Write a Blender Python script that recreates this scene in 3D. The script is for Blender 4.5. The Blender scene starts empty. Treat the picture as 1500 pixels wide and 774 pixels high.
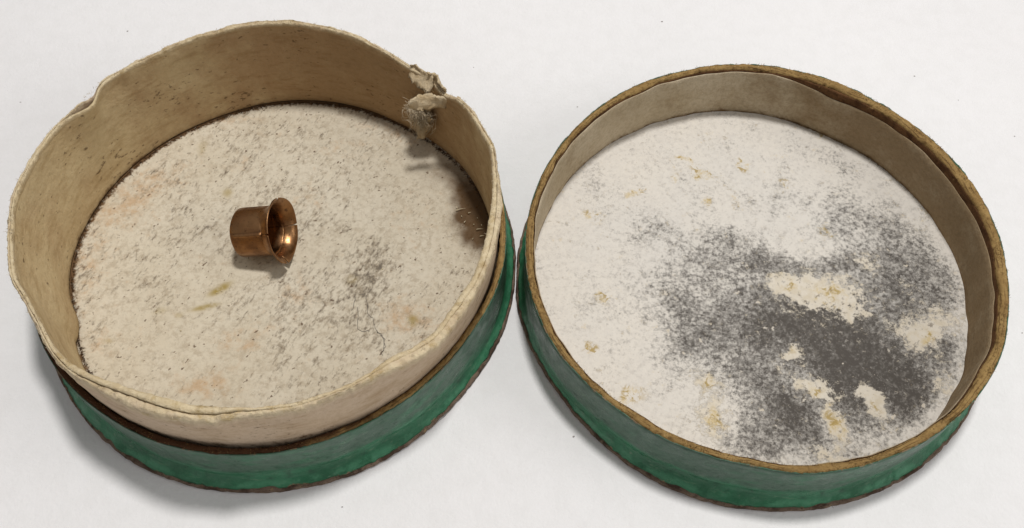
import bpy, math, random
import numpy as np
from mathutils import Vector, Matrix, noise as mnoise

# ---------------------------------------------------------------- camera, light, exposure
# one unit is one centimetre
scn = bpy.context.scene
COL = scn.collection
PI = math.pi
R_ = math.radians

cd = bpy.data.cameras.new('camera')
cam = bpy.data.objects.new('camera', cd)
COL.objects.link(cam)
cd.sensor_width = 36.0
cd.sensor_fit = 'HORIZONTAL'
cd.lens = 36.0 * 1389.2 / 1500.0
cd.clip_start = 0.1
cd.clip_end = 1000
cam.location = (0, 0, 9.19969)
pitch, roll = R_(58.582), 0.0054
fwd = Vector((0, math.cos(pitch), -math.sin(pitch)))
right0 = Vector((1, 0, 0))
up0 = right0.cross(fwd)
rgt = right0 * math.cos(roll) + up0 * math.sin(roll)
upv = -right0 * math.sin(roll) + up0 * math.cos(roll)
cam.rotation_euler = Matrix((rgt, upv, -fwd)).transposed().to_euler()
scn.camera = cam

w = bpy.data.worlds.new('World')
scn.world = w
w.use_nodes = True
bg = w.node_tree.nodes['Background']
bg.inputs['Color'].default_value = (1.0, 0.975, 0.95, 1)
bg.inputs['Strength'].default_value = 0.285

def area(name, loc, target, size, power, color, shape='DISK'):
    l = bpy.data.lights.new(name, 'AREA')
    l.shape = shape
    l.size = size
    l.energy = power
    l.color = color
    o = bpy.data.objects.new(name, l)
    o.location = loc
    d = Vector(target) - Vector(loc)
    o.rotation_euler = d.to_track_quat('-Z', 'Y').to_euler()
    COL.objects.link(o)
    return o

# ceiling lamp almost overhead, a little behind the boxes
area('ceiling_lamp', (3.2, 12.6, 40), (0.3, 5.5, 0), 4.6, 11300, (1.0, 0.975, 0.945))
# broad soft room light from the right
area('room_light', (30, -2, 20), (0, 5.5, 0), 18.0, 3000, (1.0, 0.985, 0.965))

scn.view_settings.view_transform = 'Standard'
scn.view_settings.look = 'None'
scn.view_settings.exposure = 0.0
scn.view_settings.gamma = 1.0
scn.view_settings.use_curve_mapping = False
scn.cycles.max_bounces = 8
scn.cycles.diffuse_bounces = 5

# ---------------------------------------------------------------- measured outlines and stain positions (cm, degrees)
LID_RIM = [2.509, 2.523, 2.536, 2.539, 2.515, 2.498, 2.496, 2.48, 2.475, 2.502, 2.502, 2.493, 2.496, 2.5, 2.506, 2.508, 2.489, 2.483, 2.496, 2.502, 2.508, 2.508, 2.496, 2.505, 2.519, 2.528, 2.529, 2.524, 2.504, 2.493, 2.491, 2.481, 2.473, 2.475, 2.482, 2.494]
LID_BASE = [2.614, 2.604, 2.585, 2.563, 2.567, 2.589, 2.611, 2.62, 2.618, 2.61, 2.613, 2.607, 2.613, 2.611, 2.615, 2.616, 2.612, 2.609, 2.605, 2.605, 2.605, 2.605, 2.605, 2.605, 2.605, 2.605, 2.605, 2.605, 2.605, 2.605, 2.605, 2.605, 2.605, 2.605, 2.605, 2.607]
LID_FLOOR = [2.436, 2.434, 2.433, 2.431, 2.43, 2.43, 2.43, 2.43, 2.43, 2.43, 2.43, 2.43, 2.43, 2.43, 2.431, 2.433, 2.437, 2.433, 2.429, 2.422, 2.403, 2.391, 2.389, 2.381, 2.375, 2.406, 2.449, 2.471, 2.464, 2.453, 2.44, 2.428, 2.42, 2.423, 2.434, 2.437]
BOX_FLOOR = [2.361, 2.329, 2.297, 2.321, 2.334, 2.336, 2.336, 2.336, 2.336, 2.336, 2.336, 2.336, 2.336, 2.336, 2.336, 2.336, 2.336, 2.339, 2.359, 2.381, 2.391, 2.367, 2.341, 2.317, 2.297, 2.312, 2.329, 2.337, 2.343, 2.33, 2.326, 2.337, 2.349, 2.362, 2.374, 2.376]
BOX_BASE = [2.609, 2.611, 2.612, 2.613, 2.604, 2.613, 2.625, 2.625, 2.623, 2.62, 2.618, 2.621, 2.612, 2.593, 2.58, 2.581, 2.597, 2.599, 2.602, 2.607, 2.608, 2.608, 2.608, 2.608, 2.608, 2.608, 2.608, 2.608, 2.608, 2.608, 2.608, 2.608, 2.608, 2.608, 2.608, 2.608]
BOX_RING = [2.493, 2.493, 2.493, 2.493, 2.492, 2.485, 2.481, 2.493, 2.498, 2.504, 2.506, 2.496, 2.489, 2.484, 2.481, 2.48, 2.498, 2.505, 2.495, 2.493, 2.493, 2.493, 2.493, 2.493, 2.493, 2.493, 2.493, 2.493, 2.493, 2.493, 2.493, 2.493, 2.493, 2.493, 2.493, 2.493]
NECK_OUT = [2.482, 2.471, 2.452, 2.435, 2.429, 2.427, 2.389, 2.376, 2.379, 2.404, 2.424, 2.433, 2.42, 2.428, 2.441, 2.46, 2.465, 2.461, 2.459, 2.422, 2.426, 2.434, 2.43, 2.425, 2.424, 2.431, 2.461, 2.488, 2.507, 2.481, 2.476, 2.474, 2.466, 2.462, 2.457, 2.452, 2.445, 2.437, 2.435, 2.455, 2.436, 2.426, 2.433, 2.434, 2.388, 2.425, 2.417, 2.395, 2.397, 2.404, 2.413, 2.429, 2.444, 2.438, 2.441, 2.446, 2.441, 2.432, 2.421, 2.421, 2.42, 2.415, 2.417, 2.424, 2.444, 2.431, 2.407, 2.412, 2.447, 2.449, 2.458, 2.469]
NECK_IN = [2.422, 2.411, 2.392, 2.375, 2.369, 2.367, 2.329, 2.316, 2.319, 2.344, 2.357, 2.343, 2.324, 2.303, 2.296, 2.298, 2.313, 2.325, 2.333, 2.345, 2.356, 2.354, 2.355, 2.362, 2.358, 2.34, 2.329, 2.362, 2.383, 2.365, 2.352, 2.368, 2.363, 2.352, 2.341, 2.341, 2.345, 2.36, 2.376, 2.396, 2.376, 2.366, 2.373, 2.374, 2.328, 2.365, 2.357, 2.335, 2.337, 2.344, 2.353, 2.369, 2.384, 2.378, 2.381, 2.386, 2.381, 2.372, 2.361, 2.361, 2.36, 2.355, 2.357, 2.364, 2.384, 2.371, 2.347, 2.352, 2.387, 2.389, 2.398, 2.409]
NECK_Z = [1.42, 1.42, 1.42, 1.42, 1.42, 1.42, 1.42, 1.42, 1.42, 1.42, 1.42, 1.42, 1.447, 1.473, 1.5, 1.51, 1.52, 1.513, 1.507, 1.5, 1.493, 1.487, 1.48, 1.473, 1.467, 1.46, 1.437, 1.414, 1.4, 1.4, 1.4, 1.404, 1.408, 1.412, 1.416, 1.42, 1.42, 1.42, 1.42, 1.407, 1.393, 1.38, 1.343, 1.292, 1.227, 1.184, 1.204, 1.23, 1.274, 1.296, 1.329, 1.359, 1.38, 1.4, 1.42, 1.42, 1.42, 1.42, 1.42, 1.42, 1.42, 1.42, 1.42, 1.42, 1.42, 1.42, 1.42, 1.42, 1.42, 1.42, 1.42, 1.42]
MOULD_BLOBS = [(-0.274, 0.073, 0.842, 0.491, 0, 0.22), (-0.056, -0.615, 0.814, 0.666, 0, 0.42), (-1.156, 0.616, 0.314, 0.235, 0, 0.16), (0.277, 1.057, 0.241, 0.176, 0, 0.15), (-0.297, 0.575, 0.275, 0.131, 0, 0.22), (-0.205, 0.344, 0.31, 0.229, 0, 0.15), (0.232, 0.138, 0.2, 0.126, -25, 0.45), (0.543, 0.167, 0.169, 0.126, -30, 0.35), (-0.788, -0.536, 0.334, 0.294, 0, 0.25), (-0.74, -0.825, 0.205, 0.163, 0, 0.28), (-0.223, -0.781, 0.44, 0.287, 0, 0.2), (0.178, -0.53, 0.372, 0.252, 0, 0.25), (1.111, 1.014, 0.321, 0.244, 0, 0.28), (1.093, 0.678, 0.221, 0.17, -20, 0.35), (1.453, 0.919, 0.239, 0.194, -30, 0.25), (1.823, 0.589, 0.314, 0.281, -40, 0.42), (1.537, 0.337, 0.31, 0.256, -40, 0.32), (1.008, 0.188, 0.246, 0.162, 10, 0.5), (1.947, 0.087, 0.345, 0.339, -30, 0.32), (2.216, 0.088, 0.23, 0.268, 0, 0.25), (1.537, -0.049, 0.457, 0.247, -20, 0.45), (2.096, -0.263, 0.301, 0.155, 0, 0.3), (1.516, 1.465, 0.327, 0.143, -25, 0.15), (1.034, 1.771, 0.332, 0.147, -10, 0.12), (0.87, -0.815, 0.513, 0.367, -15, 0.75), (1.254, -1.094, 0.505, 0.396, -25, 0.8), (1.556, -1.366, 0.392, 0.308, -40, 0.65), (0.808, -1.37, 0.213, 0.347, 15, 0.7), (0.624, -0.527, 0.372, 0.252, 0, 0.5), (0.287, -1.526, 0.282, 0.212, 0, 0.5), (0.035, -1.565, 0.352, 0.34, 0, 0.4), (-0.085, -1.935, 0.414, 0.203, 0, 0.45), (0.381, -1.823, 0.194, 0.257, 20, 0.45), (0.937, -1.82, 0.195, 0.257, 0, 0.3), (1.369, -1.744, 0.244, 0.163, 30, 0.28), (2.06, -0.889, 0.234, 0.178, 0, 0.6), (1.542, -0.395, 0.449, 0.238, 0, 0.45), (1.07, -0.525, 0.223, 0.252, 0, 0.3), (2.03, -1.168, 0.13, 0.157, 0, 0.3), (-0.122, -1.142, 0.288, 0.174, 0, 0.25), (1.686, -0.932, 0.182, 0.202, 0, 0.2)]
PALE_BLOBS = [(0.862, -0.219, 0.393, 0.26, -12, 1.3), (0.389, -0.1, 0.258, 0.123, 0, 0.9), (1.758, -0.703, 0.221, 0.198, -35, 1.3), (2.074, -0.518, 0.253, 0.151, -40, 0.7), (0.361, -0.94, 0.073, 0.081, 0, 1.1), (0.141, -1.061, 0.101, 0.048, -40, 0.5), (0.494, -1.333, 0.257, 0.093, -18, 1.2), (0.66, -1.696, 0.112, 0.253, 10, 1.2), (1.117, -1.536, 0.12, 0.242, 28, 1.2), (1.039, -1.392, 0.1, 0.077, 0, 0.8), (0.549, -2.061, 0.24, 0.114, 0, 0.7), (1.333, 0.281, 0.155, 0.091, -20, 0.6), (1.381, 0.128, 0.184, 0.108, -35, 0.6), (0.987, 0.611, 0.126, 0.132, 0, 0.5), (1.894, -1.286, 0.157, 0.186, 0, 0.8), (1.362, -1.941, 0.414, 0.087, 18, 0.6), (1.462, -0.606, 0.074, 0.083, 0, 0.2), (0.345, -0.402, 0.105, 0.043, 0, 0.4), (-0.554, -1.681, 0.168, 0.298, 5, 0.9), (-0.634, -1.223, 0.186, 0.125, 0, 0.7), (2.05, 0.731, 0.237, 0.133, -35, 0.3), (2.267, -0.175, 0.076, 0.139, 0, 0.3), (1.045, -0.457, 0.067, 0.076, 0, 0.5), (1.246, -0.456, 0.067, 0.076, 0, 0.5), (1.785, -0.135, 0.136, 0.07, -20, 0.35)]
OCHRE_BLOBS = [(0.868, -0.184, 0.197, 0.139, -10, 0.7), (0.427, -0.1, 0.121, 0.07, 0, 0.8), (1.78, -0.736, 0.103, 0.099, -30, 0.8), (0.342, -0.924, 0.051, 0.056, 0, 0.5), (0.478, -1.349, 0.142, 0.062, -18, 0.7), (0.661, -1.689, 0.098, 0.149, 10, 0.8), (-0.558, -1.718, 0.098, 0.134, 0, 0.9), (-0.634, -1.223, 0.129, 0.094, 0, 0.6), (-1.377, -1.421, 0.142, 0.107, 0, 0.6), (-1.823, -0.84, 0.088, 0.081, 0, 0.8), (-1.627, -0.234, 0.09, 0.104, 30, 0.8), (-0.593, 1.645, 0.132, 0.062, -30, 0.8), (-0.407, 1.442, 0.131, 0.071, -30, 0.8), (-0.739, 1.379, 0.081, 0.071, -30, 0.7), (-1.199, 1.185, 0.161, 0.06, 15, 0.7), (0.122, 1.629, 0.082, 0.103, 0, 0.6), (0.553, 1.307, 0.081, 0.08, 0, 0.7), (2.135, 0.866, 0.096, 0.096, 0, 0.5), (-1.66, 0.783, 0.111, 0.076, 0, 0.6), (-1.816, 0.849, 0.079, 0.077, 0, 0.5), (-0.392, 1.024, 0.064, 0.098, 0, 0.6), (0.965, 0.621, 0.094, 0.085, 0, 0.6), (1.107, 2.068, 0.118, 0.065, -15, 0.6), (1.127, -1.559, 0.085, 0.151, 20, 0.5), (0.024, 0.958, 0.064, 0.078, 0, 0.5), (0.572, 1.158, 0.048, 0.079, 0, 0.4), (0.885, 1.614, 0.066, 0.083, 0, 0.3), (-0.131, 2.113, 0.067, 0.054, 0, 0.3), (-0.602, 0.667, 0.079, 0.057, 0, 0.3), (0.831, -0.399, 0.105, 0.068, 0, 0.5)]
SPECK_BLOBS = [(-0.399, 0.864, 0.717, 0.683, 0, 0.12), (1.069, -0.06, 0.198, 0.357, 15, 0.45), (1.018, -0.368, 0.225, 0.19, 0, 0.4), (-0.378, 0.184, 0.308, 0.183, 30, 0.25), (-0.34, 1.012, 0.401, 0.297, 40, 0.2), (-0.246, -0.717, 0.295, 0.209, 20, 0.3), (0.293, 0.391, 0.468, 0.466, 0, 0.15), (0.518, 1.268, 0.65, 0.506, 0, 0.12), (0.255, -0.587, 0.52, 0.339, 0, 0.22), (0.725, -0.835, 0.367, 0.371, 0, 0.22), (-2.185, -0.17, 0.152, 0.53, 0, 0.3), (-1.947, -1.015, 0.181, 0.162, 0, 0.35), (-1.656, -0.683, 0.443, 0.335, 0, 0.1), (1.105, -0.997, 0.182, 0.244, 0, 0.3), (-0.575, -0.507, 0.373, 0.213, 30, 0.2), (0.785, 0.118, 0.154, 0.272, 0, 0.2), (-1.126, 0.476, 0.469, 0.564, 0, 0.08), (-0.756, -1.169, 0.432, 0.479, 0, -0.12), (1.636, 0.033, 0.383, 0.54, 0, -0.1), (0.325, -1.163, 0.433, 0.319, 0, 0.18), (0.052, 1.783, 0.665, 0.318, 0, 0.12), (-1.712, 0.285, 0.465, 0.369, 0, 0.05)]
PINK_BLOBS = [(-1.931, 0.756, 0.357, 0.29, 40, 0.6), (-1.568, 1.133, 0.323, 0.18, 30, 0.5), (-0.349, -1.006, 0.218, 0.162, 0, 0.5), (0.197, -0.417, 0.21, 0.155, 0, 0.6), (1.209, 1.898, 0.502, 0.214, -20, 0.4), (1.451, 0.587, 0.315, 0.285, 0, 0.25), (-2.168, -0.081, 0.19, 0.534, 0, 0.5), (-0.687, -1.56, 0.353, 0.122, 0, 0.5), (1.454, -0.748, 0.332, 0.25, 0, 0.6), (0.199, 0.868, 0.239, 0.137, 0, 0.4), (-0.633, 1.362, 0.245, 0.143, 0, 0.3), (-1.802, -1.014, 0.29, 0.203, 0, 0.4), (0.488, 1.576, 0.412, 0.146, 0, 0.3), (-0.989, 2.045, 0.336, 0.13, 0, 0.4), (-0.008, -0.84, 0.22, 0.165, 0, 0.3), (-0.565, -1.443, 0.213, 0.155, 0, 0.4)]
YELLOW_BLOBS = [(-0.657, -0.37, 0.135, 0.052, 35, 1.0), (-0.784, -0.594, 0.148, 0.034, 15, 0.9), (1.491, -0.748, 0.059, 0.067, 0, 0.8), (-0.784, 0.93, 0.056, 0.069, 0, 0.6), (-1.047, -0.696, 0.044, 0.033, 0, 0.4), (-1.258, -0.639, 0.074, 0.034, 20, 0.4), (-1.743, -1.014, 0.058, 0.032, 0, 0.4), (0.78, -0.239, 0.06, 0.053, 0, 0.4), (-1.199, 1.606, 0.049, 0.104, 0, 0.4)]
FLAP_A = [[(1.406, 1.933, 1.26), (1.501, 1.882, 1.26), (1.597, 1.801, 1.26), (1.677, 1.73, 1.26)], [(1.357, 1.898, 1.12), (1.442, 1.775, 1.12), (1.532, 1.674, 1.12), (1.627, 1.624, 1.12)]]
FLAP_B = [[(1.632, 1.764, 1.3), (1.679, 1.754, 1.3), (1.736, 1.664, 1.3), (1.81, 1.515, 1.3)], [(1.576, 1.802, 1.08), (1.626, 1.741, 1.08), (1.683, 1.68, 1.08), (1.778, 1.61, 1.08)]]
FLAP_C = [[(1.426, 1.415, 1.22), (1.533, 1.514, 1.22), (1.669, 1.525, 1.22), (1.807, 1.487, 1.22), (1.988, 1.478, 1.22)], [(1.401, 1.475, 1.06), (1.533, 1.436, 1.06), (1.676, 1.466, 1.06), (1.819, 1.507, 1.06), (1.979, 1.539, 1.06)]]
TUFT = [(1.461, 1.672, 0.809), (1.506, 1.631, 0.761), (1.53, 1.609, 0.642), (1.47, 1.663, 0.427), (1.445, 1.686, 0.22)]
GLUE = [(2.009, 0.899, 0.14), (2.106, 0.822, 0.14), (2.203, 0.784, 0.14), (2.284, 0.707, 0.14), (2.286, 0.536, 0.14), (2.259, 0.348, 0.14), (2.2, 0.2, 0.14), (2.138, 0.181, 0.14), (2.088, 0.31, 0.14), (2.069, 0.44, 0.14), (2.003, 0.572, 0.14), (1.935, 0.724, 0.14)]
GLINTS = [((1.904, 0.685, 0.14), (2.014, 0.715, 0.14)), ((1.911, 0.734, 0.14), (1.919, 0.705, 0.14)), ((2.004, 0.515, 0.14), (2.027, 0.543, 0.14)), ((2.148, 0.422, 0.14), (2.226, 0.432, 0.14)), ((2.189, 0.329, 0.14), (2.243, 0.339, 0.14)), ((2.152, 0.582, 0.14), (2.16, 0.573, 0.14)), ((2.115, 0.487, 0.14), (2.123, 0.497, 0.14)), ((2.104, 0.291, 0.14), (2.12, 0.301, 0.14)), ((1.97, 0.609, 0.14), (1.979, 0.59, 0.14)), ((2.048, 0.648, 0.14), (2.079, 0.658, 0.14)), ((2.201, 0.488, 0.14), (2.209, 0.469, 0.14))]
CRACKS = [[(0.963, -0.429, 0.14), (0.997, -0.667, 0.14), (1.063, -0.75, 0.14), (1.109, -0.866, 0.14), (1.174, -0.947, 0.14), (1.2, -1.093, 0.14), (1.185, -1.189, 0.14)], [(1.109, -0.866, 0.14), (1.198, -0.972, 0.14), (1.212, -1.061, 0.14), (1.19, -1.157, 0.14)], [(0.872, -0.583, 0.14), (0.901, -0.834, 0.14), (0.95, -0.883, 0.14), (1.059, -0.883, 0.14)], [(0.823, -0.626, 0.14), (0.849, -0.498, 0.14), (0.826, -0.413, 0.14)]]
GRAINS = [(-1.041, 1.217, 0.14), (-0.989, -0.887, 0.14), (-1.296, -0.673, 0.14), (-1.247, -0.656, 0.14), (-0.679, -0.422, 0.14), (-0.631, -0.396, 0.14), (1.637, 1.688, 0.14), (1.11, -0.105, 0.14)]
TABLE_SPECKS = [(-1.38, 8.584, 0.0), (-0.511, 8.614, 0.0), (0.818, 7.952, 0.0), (5.672, 8.1, 0.0), (6.226, 7.515, 0.0), (-5.148, 9.229, 0.0), (-1.657, 2.811, 0.0), (1.182, 3.541, 0.0), (5.564, 4.774, 0.0), (5.203, 8.502, 0.0), (0.638, 3.553, 0.0), (-6.236, 7.981, 0.0), (2.006, 9.46, 0.0)]
SCRAP = [(1.706, -1.858, 0.1), (1.835, -1.725, 0.1), (1.944, -1.62, 0.1), (2.039, -1.575, 0.1), (2.074, -1.604, 0.1), (2.025, -1.687, 0.1), (1.915, -1.769, 0.1), (1.79, -1.857, 0.1)]
CAP_POS = (-2.53, 5.74, 0.495)


rng = np.random.default_rng(7)
random.seed(7)

# ---------------------------------------------------------------- helpers
def per(tab, th):
    """periodic smooth lookup of a table that starts at -180 degrees"""
    n = len(tab)
    t = np.asarray(tab, float)
    a = (np.degrees(th) + 180.0) / 360.0 * n
    i = np.floor(a).astype(int)
    f = a - i
    p0, p1, p2, p3 = t[(i - 1) % n], t[i % n], t[(i + 1) % n], t[(i + 2) % n]
    return 0.5 * ((2 * p1) + (-p0 + p2) * f + (2 * p0 - 5 * p1 + 4 * p2 - p3) * f * f + (-p0 + 3 * p1 - 3 * p2 + p3) * f ** 3)

def adist(th, deg):
    """signed distance in degrees to an angle"""
    return (np.degrees(th) - deg + 180.0) % 360.0 - 180.0

def bump(th, deg, sig):
    return np.exp(-(adist(th, deg) / sig) ** 2)

def window(th, a, b, soft=4.0):
    """1 between the angles a and b (degrees), soft at both ends"""
    m = (a + b) / 2.0
    h = (b - a) / 2.0
    d = np.abs(adist(th, m))
    return np.clip((h - d) / soft + 0.5, 0, 1)

def wig(th, seed, lo, hi, fall=1.0):
    """periodic ragged noise, about -1..1"""
    r = np.random.default_rng(seed)
    ks = np.unique(np.round(np.geomspace(lo, hi, 26)).astype(int))
    v = np.zeros_like(th)
    s = 0
    for k in ks:
        a = (lo / k) ** (fall * 0.5)
        v += a * np.sin(k * th + r.uniform(0, 2 * PI))
        s += a * a
    return v / math.sqrt(s / 2) * 0.6

def mesh_obj(name, V, F, mat=None, parent=None, smooth=True):
    me = bpy.data.meshes.new(name)
    V = np.asarray(V, np.float32)
    me.vertices.add(len(V))
    me.vertices.foreach_set('co', V.ravel())
    if isinstance(F, np.ndarray):
        n, k = F.shape
        me.loops.add(n * k)
        me.loops.foreach_set('vertex_index', F.ravel().astype(np.int32))
        me.polygons.add(n)
        me.polygons.foreach_set('loop_start', (np.arange(n) * k).astype(np.int32))
        me.polygons.foreach_set('loop_total', np.full(n, k, np.int32))
    else:
        me.clear_geometry()
        me.from_pydata([tuple(map(float, v)) for v in V], [], F)
    me.update(calc_edges=True)
    me.validate()
    me.polygons.foreach_set('use_smooth', np.full(len(me.polygons), smooth))
    if mat:
        me.materials.append(mat)
    o = bpy.data.objects.new(name, me)
    COL.objects.link(o)
    if parent:
        o.parent = parent
    return o

def attr(o, name, vals):
    a = o.data.attributes.new(name, 'FLOAT', 'POINT')
    a.data.foreach_set('value', np.asarray(vals, np.float32).ravel())

def ring(name, prof, mat, parent, NT=720):
    """closed ring: prof(th) -> list of (r, z) arrays going round the section (outside up, inside down)"""
    th = np.linspace(-PI, PI, NT, endpoint=False)
    P = prof(th)
    M = len(P)
    Rr = np.stack([np.broadcast_to(p[0], th.shape) for p in P], 1)
    Z = np.stack([np.broadcast_to(p[1], th.shape) for p in P], 1)
    T = th[:, None]
    V = np.stack([Rr * np.cos(T), Rr * np.sin(T), Z], -1).reshape(-1, 3)
    i = np.arange(NT)[:, None]
    j = np.arange(M)[None]
    a = i * M + j
    b = ((i + 1) % NT) * M + j
    c = ((i + 1) % NT) * M + (j + 1) % M
    d = i * M + (j + 1) % M
    F = np.stack([a, b, c, d], -1).reshape(-1, 4)
    return mesh_obj(name, V, F, mat, parent)

def disc(name, tab, z, dr, mat, parent, NR=170, NT=420, relief=None):
    th = np.linspace(-PI, PI, NT, endpoint=False)
    rad = per(tab, th) + dr
    s = np.linspace(0, 1, NR + 1)[1:] ** 0.75
    Rr = s[:, None] * rad[None]
    X = Rr * np.cos(th)
    Y = Rr * np.sin(th)
    V = np.stack([X, Y, np.full_like(X, z)], -1).reshape(-1, 3)
    V = np.concatenate([[[0, 0, z]], V])
    if relief:
        V[:, 2] += relief(V[:, 0], V[:, 1])
    j = np.arange(NT)
    tri = [(0, int(1 + k), int(1 + (k + 1) % NT)) for k in j]
    i = np.arange(NR - 1)[:, None]
    a = 1 + i * NT + j
    b = 1 + (i + 1) * NT + j
    c = 1 + (i + 1) * NT + (j + 1) % NT
    d = 1 + i * NT + (j + 1) % NT
    quads = np.stack([a, b, c, d], -1).reshape(-1, 4)
    F = np.concatenate([np.array([(q[0], q[1], q[2], q[2]) for q in tri])[:0], quads])
    # the middle fan as degenerate-free triangles in a pydata list
    me = bpy.data.meshes.new(name)
    me.from_pydata([tuple(v) for v in V.tolist()], [], tri + quads.tolist())
    me.polygons.foreach_set('use_smooth', np.full(len(me.polygons), True))
    me.materials.append(mat)
    o = bpy.data.objects.new(name, me)
    COL.objects.link(o)
    o.parent = parent
    return o, V, np.concatenate([[0], np.repeat(s, NT)])

def warp(V, a1=0.035, a2=0.035):
    W = np.array(V, float)
    for i, p in enumerate(V):
        q = Vector((p[0] * 2.6, p[1] * 2.6, 3.1))
        r = Vector((p[0] * 8.5, p[1] * 8.5, 7.7))
        a = mnoise.noise_vector(q)
        b = mnoise.noise_vector(r)
        W[i, 0] += a.x * a1 * 2 + b.x * a2 * 2
        W[i, 1] += a.y * a1 * 2 + b.y * a2 * 2
    return W

def blobfield(V, blobs, hard=1.0):
    v = np.zeros(len(V))
    for x, y, rx, ry, rot, a in blobs:
        c, s = math.cos(R_(rot)), math.sin(R_(rot))
        dx, dy = V[:, 0] - x, V[:, 1] - y
        u = (dx * c + dy * s) / rx
        t = (-dx * s + dy * c) / ry
        d = u * u + t * t
        v += a * np.exp(-0.9 * d ** hard)
    return v

def tubes(name, paths, rad, mat, parent, k=4, taper=True):
    """many thin fibres as one mesh"""
    V, F = [], []
    for pts in paths:
        pts = [Vector(p) for p in pts]
        n = len(pts)
        base = len(V)
        for q in range(n):
            d = (pts[min(q + 1, n - 1)] - pts[max(q - 1, 0)]).normalized()
            s = d.orthogonal().normalized()
            t = d.cross(s)
            r = rad * ((1 - 0.75 * q / (n - 1)) if taper else 1)
            for m in range(k):
                a = 2 * PI * m / k
                V.append(pts[q] + s * (r * math.cos(a)) + t * (r * math.sin(a)))
        for q in range(n - 1):
            for m in range(k):
                a = base + q * k + m
                b = base + q * k + (m + 1) % k
                F.append((a, b, b + k, a + k))
        F.append(tuple(base + m for m in range(k))[::-1])
        F.append(tuple(base + (n - 1) * k + m for m in range(k)))
    o = mesh_obj(name, V, F, mat, parent)
    return o

def thing(name, label, cat, loc):
    o = bpy.data.objects.new(name, None)
    o.location = loc
    o.empty_display_size = 0.3
    o['label'] = label
    o['category'] = cat
    COL.objects.link(o)
    return o

# ---------------------------------------------------------------- node material helper
class Mat:
    def __init__(s, name, rough=0.9, spec=0.25, metallic=0.0):
        s.m = bpy.data.materials.new(name)
        s.m.use_nodes = True
        s.nt = s.m.node_tree
        s.N = s.nt.nodes
        s.b = s.N['Principled BSDF']
        s.b.inputs['Roughness'].default_value = rough
        s.b.inputs['Specular IOR Level'].default_value = spec
        s.b.inputs['Metallic'].default_value = metallic
        s.tc = s.N.new('ShaderNodeTexCoord').outputs['Object']
    def link(s, a, b):
        if isinstance(a, (int, float)):
            b.default_value = a
        elif isinstance(a, tuple):
            b.default_value = a if len(a) == 4 or b.type == 'VECTOR' else (*a, 1)
        else:
            s.nt.links.new(a, b)
    def vec(s, rotz=0.0, scale=(1, 1, 1), src=None):
        m = s.N.new('ShaderNodeMapping')
        s.link(src or s.tc, m.inputs['Vector'])
        m.inputs['Rotation'].default_value = (0, 0, rotz)
        m2 = s.N.new('ShaderNodeMapping')
        s.link(m.outputs[0], m2.inputs['Vector'])
        m2.inputs['Scale'].default_value = scale
        return m2.outputs[0]
    def noise(s, scale, detail=4, rough=0.55, v=None, dist=0.0):
        n = s.N.new('ShaderNodeTexNoise')
        s.link(v or s.tc, n.inputs['Vector'])
        n.inputs['Scale'].default_value = scale
        n.inputs['Detail'].default_value = detail
        n.inputs['Roughness'].default_value = rough
        n.inputs['Distortion'].default_value = dist
        return n.outputs['Fac']
    def voro(s, scale, v=None):
        n = s.N.new('ShaderNodeTexVoronoi')
        s.link(v or s.tc, n.inputs['Vector'])
        n.inputs['Scale'].default_value = scale
        return n.outputs['Distance']
    def math(s, op, a, b=0.0, c=0.0, clamp=False):
        n = s.N.new('ShaderNodeMath')
        n.operation = op
        n.use_clamp = clamp
        for k, x in enumerate((a, b, c)):
            s.link(x, n.inputs[k])
        return n.outputs[0]
    def cen(s, x, m=0.5):
        return s.math('MULTIPLY', s.math('SUBTRACT', x, m), 2.0)
    def rng(s, x, a, b, c=0.0, d=1.0, smooth=True):
        n = s.N.new('ShaderNodeMapRange')
        n.interpolation_type = 'SMOOTHSTEP' if smooth else 'LINEAR'
        s.link(x, n.inputs[0])
        for k, q in zip((1, 2, 3, 4), (a, b, c, d)):
            s.link(q, n.inputs[k])
        return n.outputs[0]
    def mix(s, f, a, b, mode='MIX'):
        n = s.N.new('ShaderNodeMix')
        n.data_type = 'RGBA'
        n.blend_type = mode
        s.link(f, n.inputs[0])
        s.link(a, n.inputs[6])
        s.link(b, n.inputs[7])
        return n.outputs[2]
    def att(s, name):
        n = s.N.new('ShaderNodeAttribute')
        n.attribute_name = name
        return n.outputs['Fac']
    def sep(s):
        n = s.N.new('ShaderNodeSeparateXYZ')
        s.link(s.tc, n.inputs[0])
        return n.outputs
    def color(s, c):
        s.link(c, s.b.inputs['Base Color'])
    def bumpn(s, h, dist=0.01, strength=1.0):
        n = s.N.new('ShaderNodeBump')
        n.inputs['Strength'].default_value = strength
        n.inputs['Distance'].default_value = dist
        s.link(h, n.inputs['Height'])
        s.nt.links.new(n.outputs[0], s.b.inputs['Normal'])

# ---- white paper under the boxes
M = Mat('white_paper', 0.92, 0.15)
c = M.mix(M.rng(M.noise(0.35, 3), 0.3, 0.7), (0.80, 0.792, 0.80), (0.822, 0.815, 0.823))
c = M.mix(M.rng(M.noise(5, 3), 0.35, 0.7), c, M.mix(1.0, c, (0.975, 0.975, 0.972), 'MULTIPLY'))
fib = M.noise(9, 5, 0.65, M.vec(0.1, (1.0, 2.6, 1)))
c = M.mix(M.rng(fib, 0.60, 0.80), c, M.mix(1.0, c, (0.95, 0.945, 0.94), 'MULTIPLY'))
M.color(c)
M.bumpn(M.math('ADD', M.noise(22, 5, 0.6), M.math('MULTIPLY', M.noise(3, 2), 1.5)), 0.010, 0.7)
mat_paper = M.m

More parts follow.
